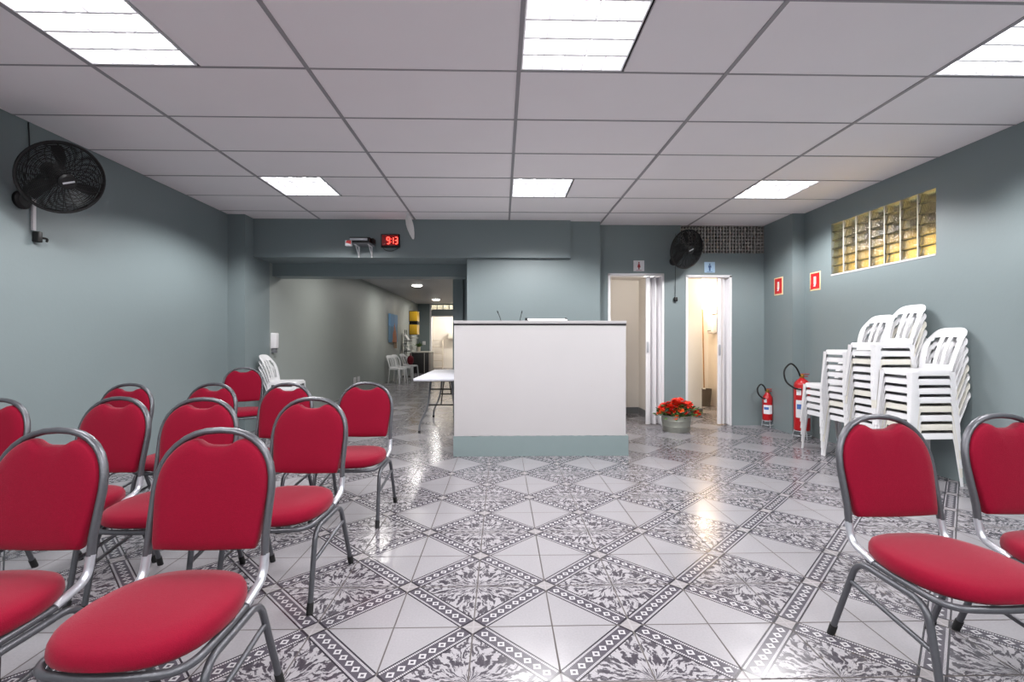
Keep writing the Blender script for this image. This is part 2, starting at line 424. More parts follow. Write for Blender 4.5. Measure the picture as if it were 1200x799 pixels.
# ---------------------------------------------------------------- glass block window
mb = MB(); t = .014
mb.box(XR-.004, XR+.10, WY0, WY1, WZ0-.012, WZ0+.006); win = struct('window_1', mb, M['white'])
mb = MB(); g = MB(); nc, nr = 7, 6; cw = (WY1-WY0)/nc; ch = (WZ1-WZ0)/nr
for i in range(1, nc): mb.box(XR+.004, XR+.10, WY0+i*cw-.006, WY0+i*cw+.006, WZ0, WZ1)
mb.build('mortar_joint', M['mortar'], win, 0)
for i in range(nc):
    for j in range(nr):
        y0, y1 = WY0+i*cw+.007, WY0+(i+1)*cw-.007; z0 = WZ0+j*ch+.004; z1 = z0+ch-.006
        # louvre-shaped block: tilted pane whose foot juts into the room, with a lip on top
        g.add([(XR+.014,y0,z0),(XR+.028,y0,z0),(XR+.050,y0,z1),(XR+.036,y0,z1),(XR+.014,y1,z0),(XR+.028,y1,z0),(XR+.050,y1,z1),(XR+.036,y1,z1)],
              [(0,1,2,3),(7,6,5,4),(0,4,5,1),(1,5,6,2),(2,6,7,3),(3,7,4,0)])
        g.box(XR+.006, XR+.030, y0, y1, z0-.003, z0+.008)
g.build('glass_block', M['glass'], win, 0)
sl = MB()
for i in range(nc):
    for j in range(1, nr):
        sl.box(XR+.03, XR+.055, WY0+i*cw+.007, WY0+(i+1)*cw-.007, WZ0+j*ch-.004, WZ0+j*ch+.002)
sl.build('block_joint', M['grey'], win, 0)
# added outside the window: cream wall, black slab that darkens the upper rows
struct('wall_passage', MB().box(4.62, 4.75, 2.8, 7.4, 0, 2.28), M['passage'])
struct('passage_dark_slab', MB().box(4.0, 4.75, 2.8, 7.4, 2.50, 2.56).box(4.5, 4.75, 2.8, 7.4, 2.28, 2.5), M['matte'])
lp = bpy.data.lights.new('window_backlight', 'AREA'); lp.shape = 'RECTANGLE'; lp.size = .2; lp.size_y = 2.2; lp.energy = 200; lp.color = (1, .85, .58)  # unseen area light, added to make the lower glass blocks glow
lo_ = bpy.data.objects.new('window_backlight', lp); C.objects.link(lo_); lo_.location = (4.1, 4.9, 1.1); lo_.rotation_euler = (0, math.radians(-115), 0)
lo_['kind'] = 'structure'

# ---------------------------------------------------------------- ventilation lattice over the doors
vr = thing('ventilation_grille', 'lattice of square vent holes high on the wall over the right doorway', 'vent', (VX0, DY0, VZ0))
mb = MB(); W_ = VX1-VX0; H_ = SC-VZ0; p = .0435
nx = int(W_/p); nz = int(H_/p)
for k in range(nx+1): x = k*W_/nx; b = .010 if k % 8 == 0 else .006; mb.box(max(0,x-b), min(W_,x+b), .004, .05, 0, H_)
for k in range(nz+1): z = k*H_/nz; mb.box(0, W_, .0045, .0495, max(0,z-.006), min(H_,z+.006))
mb.build('lattice', M['lattice'], vr, 0)

# ---------------------------------------------------------------- ceiling luminaires
def luminaire():
    r = thing('ceiling_light', 'x', 'ceiling light', (0,0,0), group='louvred fluorescent ceiling lights')
    S = .625; h = .085
    mb = MB()
    mb.box(.012, S-.012, .012, .018, .0, h); mb.box(.012, S-.012, S-.018, S-.012, 0, h)
    mb.box(.012, .018, .012, S-.012, 0, h); mb.box(S-.018, S-.012, .012, S-.012, 0, h); mb.box(.012, S-.012, .012, S-.012, h, h+.006)
    mb.build('housing', M['louver'], r, 0)
    for k in range(4):
        x = S*(k+.5)/4*.94+S*.03
        MB().tube([(x, .04, .052), (x, S-.04, .052)], .013, 10).build('tube', M['tube'], r)
    mb = MB()
    for k in range(6): x = .018+(S-.036)*k/5; mb.box(x-.0016, x+.0016, .018, S-.018, .0, .032)
    for k in range(5):
        y = .018+(S-.036)*k/4
        mb.add([(.018,y-.006,0),(S-.018,y-.006,0),(S-.018,y+.006,0),(.018,y+.006,0),(.018,y-.001,.03),(S-.018,y-.001,.03),(S-.018,y+.001,.03),(.018,y+.001,.03)],
               [(3,2,1,0),(4,5,6,7),(0,1,5,4),(1,2,6,5),(2,3,7,6),(3,0,4,7)])
    mb.build('louver', M['louver'], r, 0)
    L = bpy.data.lights.new('louver_glow', 'AREA'); L.shape = 'SQUARE'; L.size = .56; L.energy = LAMP_W; L.color = (1, .985, .99); L.use_nodes = True
    t = L.node_tree; em = t.nodes['Emission']; ge = t.nodes.new('ShaderNodeNewGeometry')   # batwing distribution of a louvred luminaire
    dp = t.nodes.new('ShaderNodeVectorMath'); dp.operation = 'DOT_PRODUCT'; t.links.new(ge.outputs['Normal'], dp.inputs[0]); t.links.new(ge.outputs['Incoming'], dp.inputs[1])
    ab = t.nodes.new('ShaderNodeMath'); ab.operation = 'ABSOLUTE'; t.links.new(dp.outputs['Value'], ab.inputs[0])
    mr = t.nodes.new('ShaderNodeMapRange'); mr.interpolation_type = 'SMOOTHSTEP'
    mr.inputs[1].default_value = math.cos(math.radians(LAMP_CUT[0])); mr.inputs[2].default_value = math.cos(math.radians(LAMP_CUT[1])); t.links.new(ab.outputs[0], mr.inputs[0])
    pw = t.nodes.new('ShaderNodeMath'); pw.operation = 'POWER'; t.links.new(ab.outputs[0], pw.inputs[0]); pw.inputs[1].default_value = -3.0
    mu = t.nodes.new('ShaderNodeMath'); mu.operation = 'MULTIPLY'; t.links.new(mr.outputs[0], mu.inputs[0]); t.links.new(pw.outputs[0], mu.inputs[1])
    t.links.new(mu.outputs[0], em.inputs['Strength'])
    lo = bpy.data.objects.new('lamp', L); C.objects.link(lo); lo.parent = r; lo.location = (S/2, S/2, -.004)
    return r
lab = {(0,2):'louvred ceiling light at the upper left, nearer row', (1,2):'louvred ceiling light at the top middle, nearer row', (2,2):'louvred ceiling light at the upper right, nearer row',
       (0,3):'small-looking ceiling light in the far row, on the left near the pier', (1,3):'ceiling light in the far row, in front of the header beam', (2,3):'ceiling light in the far row, on the right before the toilet doors'}
base = luminaire(); first = True
for j, y in enumerate(LY):
    for i, x in enumerate(LX):
        o = base if first else copy_tree(base); first = False
        o.location = (x, y, SC-.001)
        o['label'] = lab[i, j] if j > 1 else 'added louvred ceiling light unseen behind the viewer, %s of the %s row' % (('left', 'middle', 'right')[i], ('rearmost', 'second')[j])  # rows behind the viewer are out of view, added to light the room
def downlight(x, y, label):
    r = thing('downlight', label, 'downlight', (x, y, 2.63), group='round downlights in the corridor')
    MB().lathe([(.15,0),(.155,-.006),(.15,-.014),(.13,-.014)], 28).build('rim', M['pvc'], r)
    MB().lathe([(.128,-.010),(.125,-.030),(.11,-.036),(0,-.038)], 28).build('diffuser', M['led_disc'], r)
    L2 = bpy.data.lights.new('downlight_beam', 'AREA'); L2.shape = 'DISK'; L2.size = .26; L2.energy = DOWN_W; L2.color = (1, .97, .92)
    lo = bpy.data.objects.new('lamp', L2); C.objects.link(lo); lo.parent = r; lo.location = (0, 0, -.042)
downlight(-2.18, 12.4, 'nearer round downlight in the far corridor ceiling'); downlight(-2.26, 16.6, 'farther round downlight in the far corridor ceiling')
downlight(-2.1, 8.3, 'added round downlight unseen behind the header beam')  # out of view, added for more light in the room
def room_lamp(name, label, loc, energy, col, rad=.11, dep=1):
    r = thing(name, label, 'ceiling light', loc)
    MB().lathe([(rad*1.1,0),(rad*1.1,-.02),(rad,-.025)], 24).build('base', M['pvc'], r)
    MB().lathe([(rad,-.02),(rad*.95,-.02-.03*dep),(rad*.6,-.02-.06*dep),(0,-.02-.07*dep)], 24).build('globe', M['led'], r)
    L = bpy.data.lights.new(name+'_glow', 'POINT'); L.energy = energy; L.color = col; L.shadow_soft_size = .08
    lo = bpy.data.objects.new('lamp', L); C.objects.link(lo); lo.parent = r; lo.location = (0, 0, -.04-.12*dep)
room_lamp('ceiling_lamp', 'warm ceiling lamp at the far end of the right toilet', (3.50, 8.3, 2.18), 52, (1, .80, .58))
room_lamp('ceiling_lamp', 'small flush ceiling lamp inside the left toilet, just behind the door head', (2.13, 6.83, 2.17), 14, (1, .95, .90), .07, .15)
room_lamp('ceiling_lamp', 'warm ceiling lamp inside the right toilet, nearer the door', (3.60, 7.12, 2.18), 42, (1, .84, .66), .09, .6)
room_lamp('ceiling_lamp', 'bright ceiling lamp in the kitchen beyond the corridor', (-1.15, 19.7, 2.66), 190, (1, .96, .90))

# ---------------------------------------------------------------- pulpit counter
r = thing('pulpit_counter', 'tall white counter with grey plinth and black line under its top', 'counter', (0, 4.89, 0))
MB().box(-.483, 1.285, 0, .52, .205, 1.342, bev=.006).build('body', M['white'], r)
mb = MB(); rr = random.Random(3); n = 46; top = []
for k in range(n+1): top.append((-.490+1.80*k/n, .205+rr.uniform(-.004, .006)))
mb.prism([(-.490,0),(1.31,0)]+top[::-1], 0, .535, Matrix.Translation((0,.53,0)) @ Matrix.Rotation(PI/2, 4, 'X'))
mb.build('plinth', M['plinth'], r)
MB().box(-.485, 1.287, -.006, .525, 1.342, 1.358, bev=.002).build('trim_strip', M['trim'], r)
MB().box(-.487, 1.29, -.008, .53, 1.358, 1.388, bev=.004).build('top_slab', M['white'], r)
mb = MB()
for x, z in ((-.45, 1.30), (-.17, 1.30), (.10, 1.305), (-.44, .98), (.93, .72), (-.46, .34)): mb.lathe([(.005,0),(.004,.0025),(0,.003)], 8, Matrix.Translation((x, 0, z)) @ Matrix.Rotation(PI/2, 4, 'X'))
mb.build('nail_hole', M['stone'], r)
def mic(x, y, lean, label):
    r = thing('gooseneck_microphone', label, 'microphone', (x, y, 1.388), group='microphones on the counter')
    MB().lathe([(.03,0),(.03,.008),(.012,.016)], 20).build('base', M['black'], r)
    pts = spline([(0,0,.01), (lean*.25,0,.04), (lean*.7,0,.075), (lean,0,.095)], 5)
    MB().tube(pts, .0032, 8).build('gooseneck', M['black'], r)
    MB().tube([(lean,0,.093), (lean*1.25,-.002,.118)], .0055, 8).build('capsule', M['black'], r)
mic(-.004, 5.17, -.030, 'left of two small black gooseneck microphones on the white counter'); mic(.203, 5.17, .018, 'right of two small black gooseneck microphones, beside the book rest')
r = thing('book_rest', 'low white slanted book rest with black ends on the counter', 'book rest', (.50, 5.20, 1.388))
T = Matrix.Rotation(math.radians(9), 4, 'X')
MB().box(-.21, .22, -.10, .10, .016, .026, T, bev=.003).build('board', M['paper'], r)
for x in (-.225, .215):
    MB().box(x-.018, x+.018, -.12, .10, 0, .012, bev=.003).box(x-.012, x+.012, .06, .085, .01, .048, bev=.003).build('clip', M['black'], r)

# ---------------------------------------------------------------- red stacking chairs
def make_chair():
    r = thing('banquet_chair', 'x', 'chair', group='red upholstered steel chairs')
    lean = lambda z: .185+(z-.50)*.225
    # seat cushion
    mb = MB(); n = 40; rings = []
    def seat_xy(a, sc_):
        c, s_ = math.cos(a), math.sin(a); e = 2/2.9
        x = math.copysign(abs(c)**e, c); y = math.copysign(abs(s_)**e, s_)
        wd = .212*(1-.13*max(0, y))*(1-.04*max(0, -y))
        return x*wd*sc_, -.022+y*(.228 if y < 0 else .205)*sc_
    for sc_, z in ((.94,.376), (.985,.384), (1,.398), (.995,.414), (.965,.428), (.90,.436), (.7,.442), (.4,.445), (.12,.446)):
        ring = []
        for k in range(n):
            x, y = seat_xy(2*PI*k/n, sc_); dz = -.012*max(0, (-y-.12)/.13)**2 if z > .39 else 0
            ring.append((x, y, z+dz))
        rings.append(ring)
    vs = [p for q in rings for p in q]; fs = []
    for i in range(len(rings)-1):
        for k in range(n): fs.append((i*n+k, i*n+(k+1)%n, (i+1)*n+(k+1)%n, (i+1)*n+k))
    fs.append(tuple(range(n-1,-1,-1))); fs.append(tuple((len(rings)-1)*n+k for k in range(n)))
    mb.add(vs, fs).build('seat', M['fabric'], r, 60)
    # back cushion, dipping at the top under the hand hold
    HW = lambda z: .168+.016*min(1, max(0, (z-.50)/.16))
    out = []
    for k in range(9): out.append((-.163+.326*k/8, .498-.004*math.sin(PI*k/8)))
    for k in range(1, 8): z = .498+(.685-.498)*k/8; out.append((HW(z), z))
    m_ = 30
    for k in range(m_+1):
        a = PI*k/m_; x = .184*math.cos(a)*1.0; x = math.copysign(abs(math.cos(a))**.86, math.cos(a))*.184
        z = .685+.172*math.sin(a)**.86
        dip = .036*math.exp(-(x/.064)**4); out.append((x, z-dip))
    for k in range(1, 8): z = .685-(.685-.498)*k/8; out.append((-HW(z), z))
    N = len(out); cz = .672; vs = []; fs = []
    prof = [(.90,.022),(.965,.020),(.992,.013),(1,.003),(1,-.010),(.985,-.019),(.95,-.025),(.80,-.031),(.5,-.034),(.2,-.035)]
    for sc_, off in prof:
        for x, z in out:
            zz = cz+(z-cz)*sc_; vs.append((x*sc_, lean(zz)+off, zz))
    for i in range(len(prof)-1):
        for k in range(N): fs.append((i*N+k, i*N+(k+1)%N, (i+1)*N+(k+1)%N, (i+1)*N+k))
    fs.append(tuple(range(N-1,-1,-1))); fs.append(tuple((len(prof)-1)*N+k for k in range(N)))
    MB().add(vs, fs).build('backrest', M['fabric'], r, 60)
    # arched back tube
    arch = [(.192, .183, .475), (.190, lean(.53), .53), (.192, lean(.60), .60), (.194, lean(.68), .68)]
    for k in range(1, 16):
        a = PI*k/16; z = .68+.190*math.sin(a)**.9
        arch.append((math.copysign(abs(math.cos(a))**.86, math.cos(a))*.193, lean(z), z))
    arch += [(-x, y, z) for x, y, z in arch[:4]][::-1]
    MB().tube(arch, .0115, 10, r2=.015, up=(0,1,0)).build('back_frame', M['frame'], r, 60)
    for s in (-1, 1):
        pts = fillet([(s*.192, .184, .478), (s*.193, .168, .405), (s*.193, .06, .374)], .055, 7)
        MB().tube(pts, .0125, 10, r2=.0145).build('bend_sleeve', M['sleeve'], r, 60)
    # seat frame: rail under the cushion, round the front
    rail = fillet([(.193,.09,.372), (.199,-.08,.366), (.190,-.215,.360), (0,-.238,.360), (-.190,-.215,.360), (-.199,-.08,.366), (-.193,.09,.372)], .10, 7)
    mb = MB().tube(rail, .0115, 8); mb.tube([(-.19,.10,.370), (.19,.10,.370)], .010, 8)
    mb.build('seat_frame', M['frame'], r, 60)
    # legs: front and rear legs of one side meet under the seat
    for s in (-1, 1):
        fr = fillet([(s*.206,-.03,.345), (s*.206,-.155,.342), (s*.212,-.225,.012)], .075, 7)
        re_ = fillet([(s*.206,-.03,.345), (s*.205,.125,.352), (s*.212,.248,.012)], .06, 7)
        for pts in (fr, re_):
            lg = MB().tube(pts, .0115, 10).build('leg', M['frame'], r, 60)
            q = Vector(pts[-1]); d = (Vector(pts[-1])-Vector(pts[-2])).normalized()
            MB().tube([q-d*.035, q+d*.012*1.0], .0142, 10).build('rubber_foot', M['rubber'], lg, 60)
        MB().tube([(s*.209,-.185,.205), (s*.2075,.158,.262)], .0085, 8).build('stretcher', M['frame'], r, 60)
    return r
chairs = [
 (-.974, 1.413, 0, 'red cushioned steel chair in the front row, nearest the camera, right of its neighbour'),
 (-1.549, 1.425, -3, 'red cushioned steel chair at the left picture edge in the front row, backrest fully visible'),
 (-1.026, 2.319, -3.4, 'red chair in the second row on the aisle end, directly behind the nearest chair'),
 (-1.581, 2.311, 1, 'red chair in the second row, second from the aisle, half hidden by the nearest chair'),
 (-2.082, 2.359, -5, 'red chair in the second row, third from the aisle, against the blue-grey wall'),
 (-2.657, 2.305, -2, 'red chair in the second row cut off by the left picture edge'),
 (-.991, 3.260, -1, 'red chair in the third row on the aisle end, nearest the white counter'),
 (-1.557, 3.204, -6, 'red chair in the third row, second from the aisle, before the small white stack'),
 (-2.101, 3.217, -8, 'red chair in the third row, third from the aisle, only its arched top showing'),
 (-2.667, 3.200, -4, 'red chair in the third row farthest from the aisle, only its arched top showing'),
 (-2.84, 5.30, 26, 'lone red chair standing at the back against the grey pier beside white plastic chairs'),
 (1.553, 1.654, 2.8, 'red chair on the right of the aisle, whole backrest and seat in view'),
 (2.083, 1.670, 2.4, 'red chair cut off by the right picture edge'),
]
proto = make_chair()
for k, (x, y, a, l) in enumerate(chairs):
    o = proto if k == 0 else copy_tree(proto)
    o.location = (x, y, 0); o.rotation_euler = (0, 0, math.radians(a)); o['label'] = l

# ---------------------------------------------------------------- white plastic stacking chairs
def make_mono(mt):
    r = thing('plastic_chair', 'x', 'chair')
    # seat shell with apron
    bm = bmesh.new()
    def loop(w0, w1, y0, y1, z, rc=.05, n=5):
        pts = []; w0 -= .016; w1 -= .016
        for cx, cy, a0 in ((w1-rc, y1-rc, 0), (-w1+rc, y1-rc, 90), (-w0+rc, y0+rc, 180), (w0-rc, y0+rc, 270)):
            for k in range(n+1): a = math.radians(a0+90*k/n); pts.append((cx+rc*math.cos(a), cy+rc*math.sin(a), z))
        return pts
    L = [loop(.184,.172,-.196,.176,.383), loop(.180,.168,-.192,.172,.422), loop(.174,.162,-.186,.166,.430), loop(.160,.150,-.170,.152,.430), loop(.135,.125,-.14,.125,.423,.05), loop(.06,.06,-.06,.05,.419,.03)]
    n = len(L[0]); vv = [[bm.verts.new(p) for p in q] for q in L]
    for i in range(len(L)-1):
        for k in range(n): bm.faces.new((vv[i][k], vv[i][(k+1)%n], vv[i+1][(k+1)%n], vv[i+1][k]))
    bm.faces.new(vv[-1])
    bmesh.ops.recalc_face_normals(bm, faces=bm.faces[:])
    bmesh.ops.solidify(bm, geom=bm.faces[:], thickness=.0035)
    MB().bm(bm).build('seat', mt, r, 40)
    # backrest: curved shell with three openings
    bm = bmesh.new(); nu, nv = 20, 14; G = {}
    for i in range(nu+1):
        for j in range(nv+1):
            s = -1+2*i/nu; t = j/nv
            hw = .153+.022*math.sin(PI*min(1, t*1.1)*.6)
            zt = .36-.055*abs(s)**4
            z = .418+t*zt
            hw2 = hw*(1-.10*max(0, t-.75)/.25*(abs(s)**6))
            y = .158+.105*t**1.15+.05*t**5-.045*abs(s)**2.2*(.35+.65*t)
            G[i,j] = bm.verts.new((s*hw2, y, z))
    hole = lambda i, j: 2 <= j <= 10 and (3 <= i <= 6 or 9 <= i <= 10 or 13 <= i <= 16) and not (j == 10 and i in (3, 16))
    for i in range(nu):
        for j in range(nv):
            if not hole(i, j): bm.faces.new((G[i,j], G[i+1,j], G[i+1,j+1], G[i,j+1]))
    for q in [q for q in bm.verts if not q.link_faces]: bm.verts.remove(q)
    bmesh.ops.recalc_face_normals(bm, faces=bm.faces[:])
    bmesh.ops.solidify(bm, geom=bm.faces[:], thickness=.008)
    MB().bm(bm).build('backrest', mt, r, 45)
    # four tapering angle-section legs
    for sx in (-1, 1):
        for sy in (-1, 1):
            w_ = .168 if sy < 0 else .156; y_ = -.196 if sy < 0 else .176
            tx, ty, tz = sx*(w_+.0005), y_+sy*.0005, .40
            bx, by = sx*(w_+.012), y_+sy*.030
            vs = []; fs = []
            for (x, y, z, a) in ((tx, ty, tz+.012, .060), (tx+(bx-tx)*.12, ty+(by-ty)*.12, .345, .048), (bx, by, 0, .028)):
                th = .0035; c = .010
                prof = [(0, a), (0, c), (c*.3, c*.3), (c, 0), (a, 0), (a, th), (c+th*.3, th), (c*.3+th, c*.3+th), (th, c+th*.3), (th, a)]
                vs += [(x-sx*p_, y-sy*q_, z) for p_, q_ in prof]
            for lv in range(2):
                for k in range(10): fs.append((lv*10+k, lv*10+(k+1)%10, (lv+1)*10+(k+1)%10, (lv+1)*10+k))
            fs.append(tuple(range(10))); fs.append(tuple(20+k for k in range(10)))
            MB().add(vs, fs).build('leg', mt, r, 40)
    return r
mono_w = make_mono(M['plastic']); mono_c = make_mono(M['cream']); used = set()
ORD = ['bottom', 'second', 'third', 'fourth', 'fifth', 'sixth', 'seventh', 'eighth', 'ninth', 'tenth', 'eleventh']
def put_mono(x, y, z, deg, label, group, cream=False):
    src = mono_c if cream else mono_w
    o = src if src.name not in used else copy_tree(src)
    used.add(src.name)
    o.location = (x, y, z); o.rotation_euler = (0, 0, math.radians(deg)); o['label'] = label; o['group'] = group
    return o
STEP = .0735
def stack(x, y, deg, n, where, group, creams=(), shift=.004):
    a = math.radians(deg); fx, fy = math.sin(a), -math.cos(a)
    for k in range(n):
        pos = 'topmost chair' if k == n-1 else ('bottom chair' if k == 0 else ORD[k]+' chair from the bottom')
        put_mono(x+fx*shift*k, y+fy*shift*k, k*STEP, deg, 'white plastic chair, %s of %s' % (pos, where), group, k in creams)
stack(3.545, 3.95, -90, 8, 'the nearest stack by the right wall', 'chairs in the nearest right stack', (3, 1))
stack(3.535, 4.305, -90, 11, 'the tallest stack by the right wall', 'chairs in the tallest right stack', (4, 8))
stack(3.54, 4.665, -90, 10, 'the third stack along the right wall', 'chairs in the third right stack', (2,))
stack(3.54, 5.025, -90, 5, 'the low stack beside the large extinguisher', 'chairs in the low right stack')
stack(-2.90, 6.47, 92, 4, 'the small stack against the left pier', 'chairs in the left pier stack')
put_mono(-2.90, 13.4, 0, 62, 'nearest white plastic chair along the far corridor wall', 'chairs along the far corridor wall')
put_mono(-2.90, 14.05, 0, 66, 'middle white plastic chair along the far corridor wall', 'chairs along the far corridor wall')
put_mono(-2.86, 15.0, 0, 70, 'farthest white plastic chair, before the black counter, holding a red bag', 'chairs along the far corridor wall')

# ---------------------------------------------------------------- wall fans
def make_fan(R, label, loc, normal, wall_pt, wires):
    r = thing('wall_fan', label, 'fan', loc)
    nrm = Vector(normal).normalized(); q = nrm.to_track_quat('Z', 'Y').to_matrix().to_4x4()   # +Z looks into the room
    mb = MB()
    mb.tube([q @ Vector((R*math.cos(2*PI*k/48), R*math.sin(2*PI*k/48), 0)) for k in range(48)], .010, 8, True)
    mb.build('rim', M['black'], r, 60)
    for sgn, dep, nm in ((1, .075, 'front_guard'), (-1, .085, 'rear_guard')):
        mb = MB(); prof = lambda f: sgn*dep*(1-f**2.6)
        for k in range(wires):
            f = .24+.74*(k+.5)/wires
            mb.tube([q @ Vector((R*f*math.cos(2*PI*j/40), R*f*math.sin(2*PI*j/40), prof(f))) for j in range(40)], .0023, 4, True)
        for k in range(22):
            a = 2*PI*k/22
            pts = []
            for j in range(8):
                f = .2+.8*j/7; b = a+.5*f*sgn; pts.append(q @ Vector((R*f*math.cos(b), R*f*math.sin(b), prof(f))))
            mb.tube(pts, .0028, 4)
        mb.build(nm, M['black'], r, 60)
    MB().lathe([(0,.092),(R*.17,.090),(R*.22,.080),(R*.23,.066),(R*.20,.06)], 28, q).build('front_cap', M['black'], r)
    MB().box(-.035, .035, -.006, .006, .0925, .0945, q @ Matrix.Rotation(.5, 4, 'Z')).build('badge', M['silver'], r)
    for k in range(3):
        a0 = 2*PI*k/3-.40; vs = []; fs = []
        for i in range(7):
            f = .12+.78*i/6; ch = (.30+.32*math.sin(PI*min(1, f*1.05)))*.8
            for e, s in ((-1, 0), (0, 0), (1, 0)):
                b = a0+.25*f+e*ch*.5; tw = e*.022*(1.1-f)
                vs.append((R*f*math.cos(b), R*f*math.sin(b), tw))
        for i in range(6):
            for e in range(2): fs.append((i*3+e, i*3+e+1, (i+1)*3+e+1, (i+1)*3+e))
        bm = bmesh.new(); vv = [bm.verts.new(q @ Vector(p)) for p in vs]
        for f_ in fs: bm.faces.new([vv[i] for i in f_])
        bmesh.ops.recalc_face_normals(bm, faces=bm.faces[:]); bmesh.ops.solidify(bm, geom=bm.faces[:], thickness=.004)
        MB().bm(bm).build('blade', M['matte'], r, 60)
    MB().lathe([(0,.03),(R*.14,.028),(R*.15,.0),(R*.15,-.03)], 20, q).build('hub', M['black'], r)
    MB().lathe([(R*.20,-.075),(R*.24,-.09),(R*.24,-.16),(R*.18,-.20),(0,-.21)], 24, q).build('motor', M['black'], r)
    wp = Vector(wall_pt)-Vector(loc); back = q @ Vector((0,0,-.17))
    mid = Vector((wp.x*.75+back.x*.25, wp.y*.75+back.y*.25, back.z*.5+wp.z*.5-.02))
    mb = MB().tube(spline([back, mid, wp], 6), .020, 10)
    mb.build('arm', M['black'], r)
    return r, wp
r, wp = make_fan(.25, 'large black caged fan on the left wall near the ceiling', (-3.12, 3.462, 2.337), (.816, -.356, -.455), (-3.475, 3.53, 2.20), 20)
MB().lathe([(.065,0),(.065,.02),(.05,.035)], 20, Matrix.Translation(wp) @ Matrix.Rotation(PI/2, 4, 'Y')).build('wall_plate', M['black'], r)
r, wp = make_fan(.25, 'black caged fan on the wall between the two toilet doors', (2.449, 6.25, 2.392), (.312, -.907, -.283), (2.40, 6.598, 2.29), 22)
MB().lathe([(.06,0),(.06,.02),(.045,.03)], 20, Matrix.Translation(wp) @ Matrix.Rotation(PI/2, 4, 'X')).build('wall_plate', M['black'], r)
mb = MB().tube([wp+Vector((.02,-.03,.38)), wp+Vector((.02,-.012,-.50))], .003, 6); mb.build('pull_cord', M['black'], r)
MB().box(wp.x+.002, wp.x+.046, wp.y-.04, wp.y-.002, wp.z-.56, wp.z-.50, bev=.006).build('switch', M['black'], r)
r = thing('cable_conduit', 'white vertical cable conduit below the left wall fan', 'conduit', (XL, 3.62, 2.0))
MB().box(.0, .018, -.013, .013, .0, .23, bev=.003).build('cover', M['pvc'], r)
r = thing('power_plug', 'black plug at the lower end of the white conduit', 'plug', (XL, 3.63, 1.95))
MB().box(.001, .05, -.018, .022, -.035, .045, bev=.008).build('body', M['black'], r)
MB().tube(spline([(.03,.02,.0),(.05,.05,.0),(.04,.06,-.02)], 4), .008, 8).build('cable', M['black'], r)
tag(MB().tube(spline([(XL+.006,3.585,2.787),(XL+.008,3.59,2.6),(XL+.012,3.56,2.42),(XL+.03,3.52,2.24)], 6), .004, 8).build('fan_cable', M['black']), 'thin black cable from the ceiling down to the left wall fan', 'cable')

# ---------------------------------------------------------------- things on the header beam
BY = 6.385
r = thing('digital_clock', 'red glowing digital wall clock on the header beam', 'clock', (-1.465, 6.365, 2.503))
MB().box(-.122, .122, -.035, 0, -.088, .088, bev=.006).build('case', M['black'], r)
MB().box(-.108, .108, -.0365, -.034, -.062, .076).build('screen', M['clockface'], r)
SEG = dict(a=(0,1,1,1), b=(1,1,1,.5), c=(1,.5,1,0), d=(0,0,1,0), e=(0,.5,0,0), f=(0,1,0,.5), g=(0,.5,1,.5))
def digit(x, w_, h_, segs):
    mb = MB()
    for s in segs:
        x0, z0, x1, z1 = SEG[s]
        A = Vector((x+x0*w_, -.0385, -.04+z0*h_)); B = Vector((x+x1*w_, -.0385, -.04+z1*h_)); d = (B-A).normalized()
        mb.tube([A+d*.004, B-d*.004], .0062, 6)
    mb.build('digit', M['digit'], r, 0)
digit(-.042, .034, .085, 'abcdfg'); digit(.040, .001, .085, 'bc'); digit(.062, .034, .085, 'abcdg')
MB().box(.008, .016, -.0385, -.036, -.020, -.012).box(.008, .016, -.0385, -.036, .018, .026).build('colon', M['digit'], r, 0)
MB().tube(spline([(-.10,-.012,-.088),(-.06,-.012,-.125),(.02,-.012,-.13),(.09,-.012,-.10),(.10,-.012,-.085)], 5), .0035, 6).build('cable', M['black'], r)
r = thing('bracket_shelf', 'small shelf on two white metal brackets on the header beam', 'shelf', (-1.83, 6.365, 2.428))
MB().box(-.10, .16, -.20, -.002, .0, .012, bev=.002).build('board', M['grey'], r)
for x in (-.055, .115):
    mb = MB().box(x-.009, x+.009, -.006, 0, -.145, .0).box(x-.009, x+.009, -.18, -.002, -.006, 0)
    mb.tube([(x,-.15,-.004), (x,-.006,-.125)], .005, 6); mb.build('bracket', M['pvc'], r, 0)
r = thing('media_box', 'black and silver electronic box on the bracket shelf', 'electronics', (-1.81, 6.265, 2.441))
MB().box(-.14, .12, -.095, .08, 0, .075, bev=.006).build('case', M['black'], r)
MB().box(-.135, .09, -.0985, -.094, .03, .062, bev=.001).build('front_panel', M['silver'], r)
MB().box(.12, .16, -.05, .06, .005, .07, bev=.012).build('end_cap', M['matte'], r)
r = thing('small_box', 'small white and red box on the left end of the bracket shelf', 'box', (-1.945, 6.205, 2.441))
MB().box(-.055, .025, -.05, .0, -.04, .03, bev=.003).build('carton', M['label'], r)
MB().prism([(-.05,.0),(.02,-.022),(.024,.028),(-.03,.028)], .0502, .0512, Matrix.Rotation(PI/2, 4, 'X')).build('red_panel', M['signred'], r, 0)
# leaf shaped thing hanging from the ceiling
r = thing('hanging_ornament', 'pale leaf-shaped ornament hanging from the ceiling before the beam', 'ornament', (-1.19, 6.05, SC-.004))
prof = [(.003,-.335),(.014,-.325),(.032,-.26),(.043,-.19),(.045,-.13),(.036,-.06),(.018,-.02),(.003,-.01)]
T = Matrix.Rotation(math.radians(-14), 4, 'Y') @ Matrix.Diagonal((1, .28, 1, 1))
MB().lathe(prof, 16, T).build('body', M['paper'], r)
MB().lathe([(.022,.002),(.022,-.008),(.008,-.012)], 16).build('hook', M['pvc'], r)

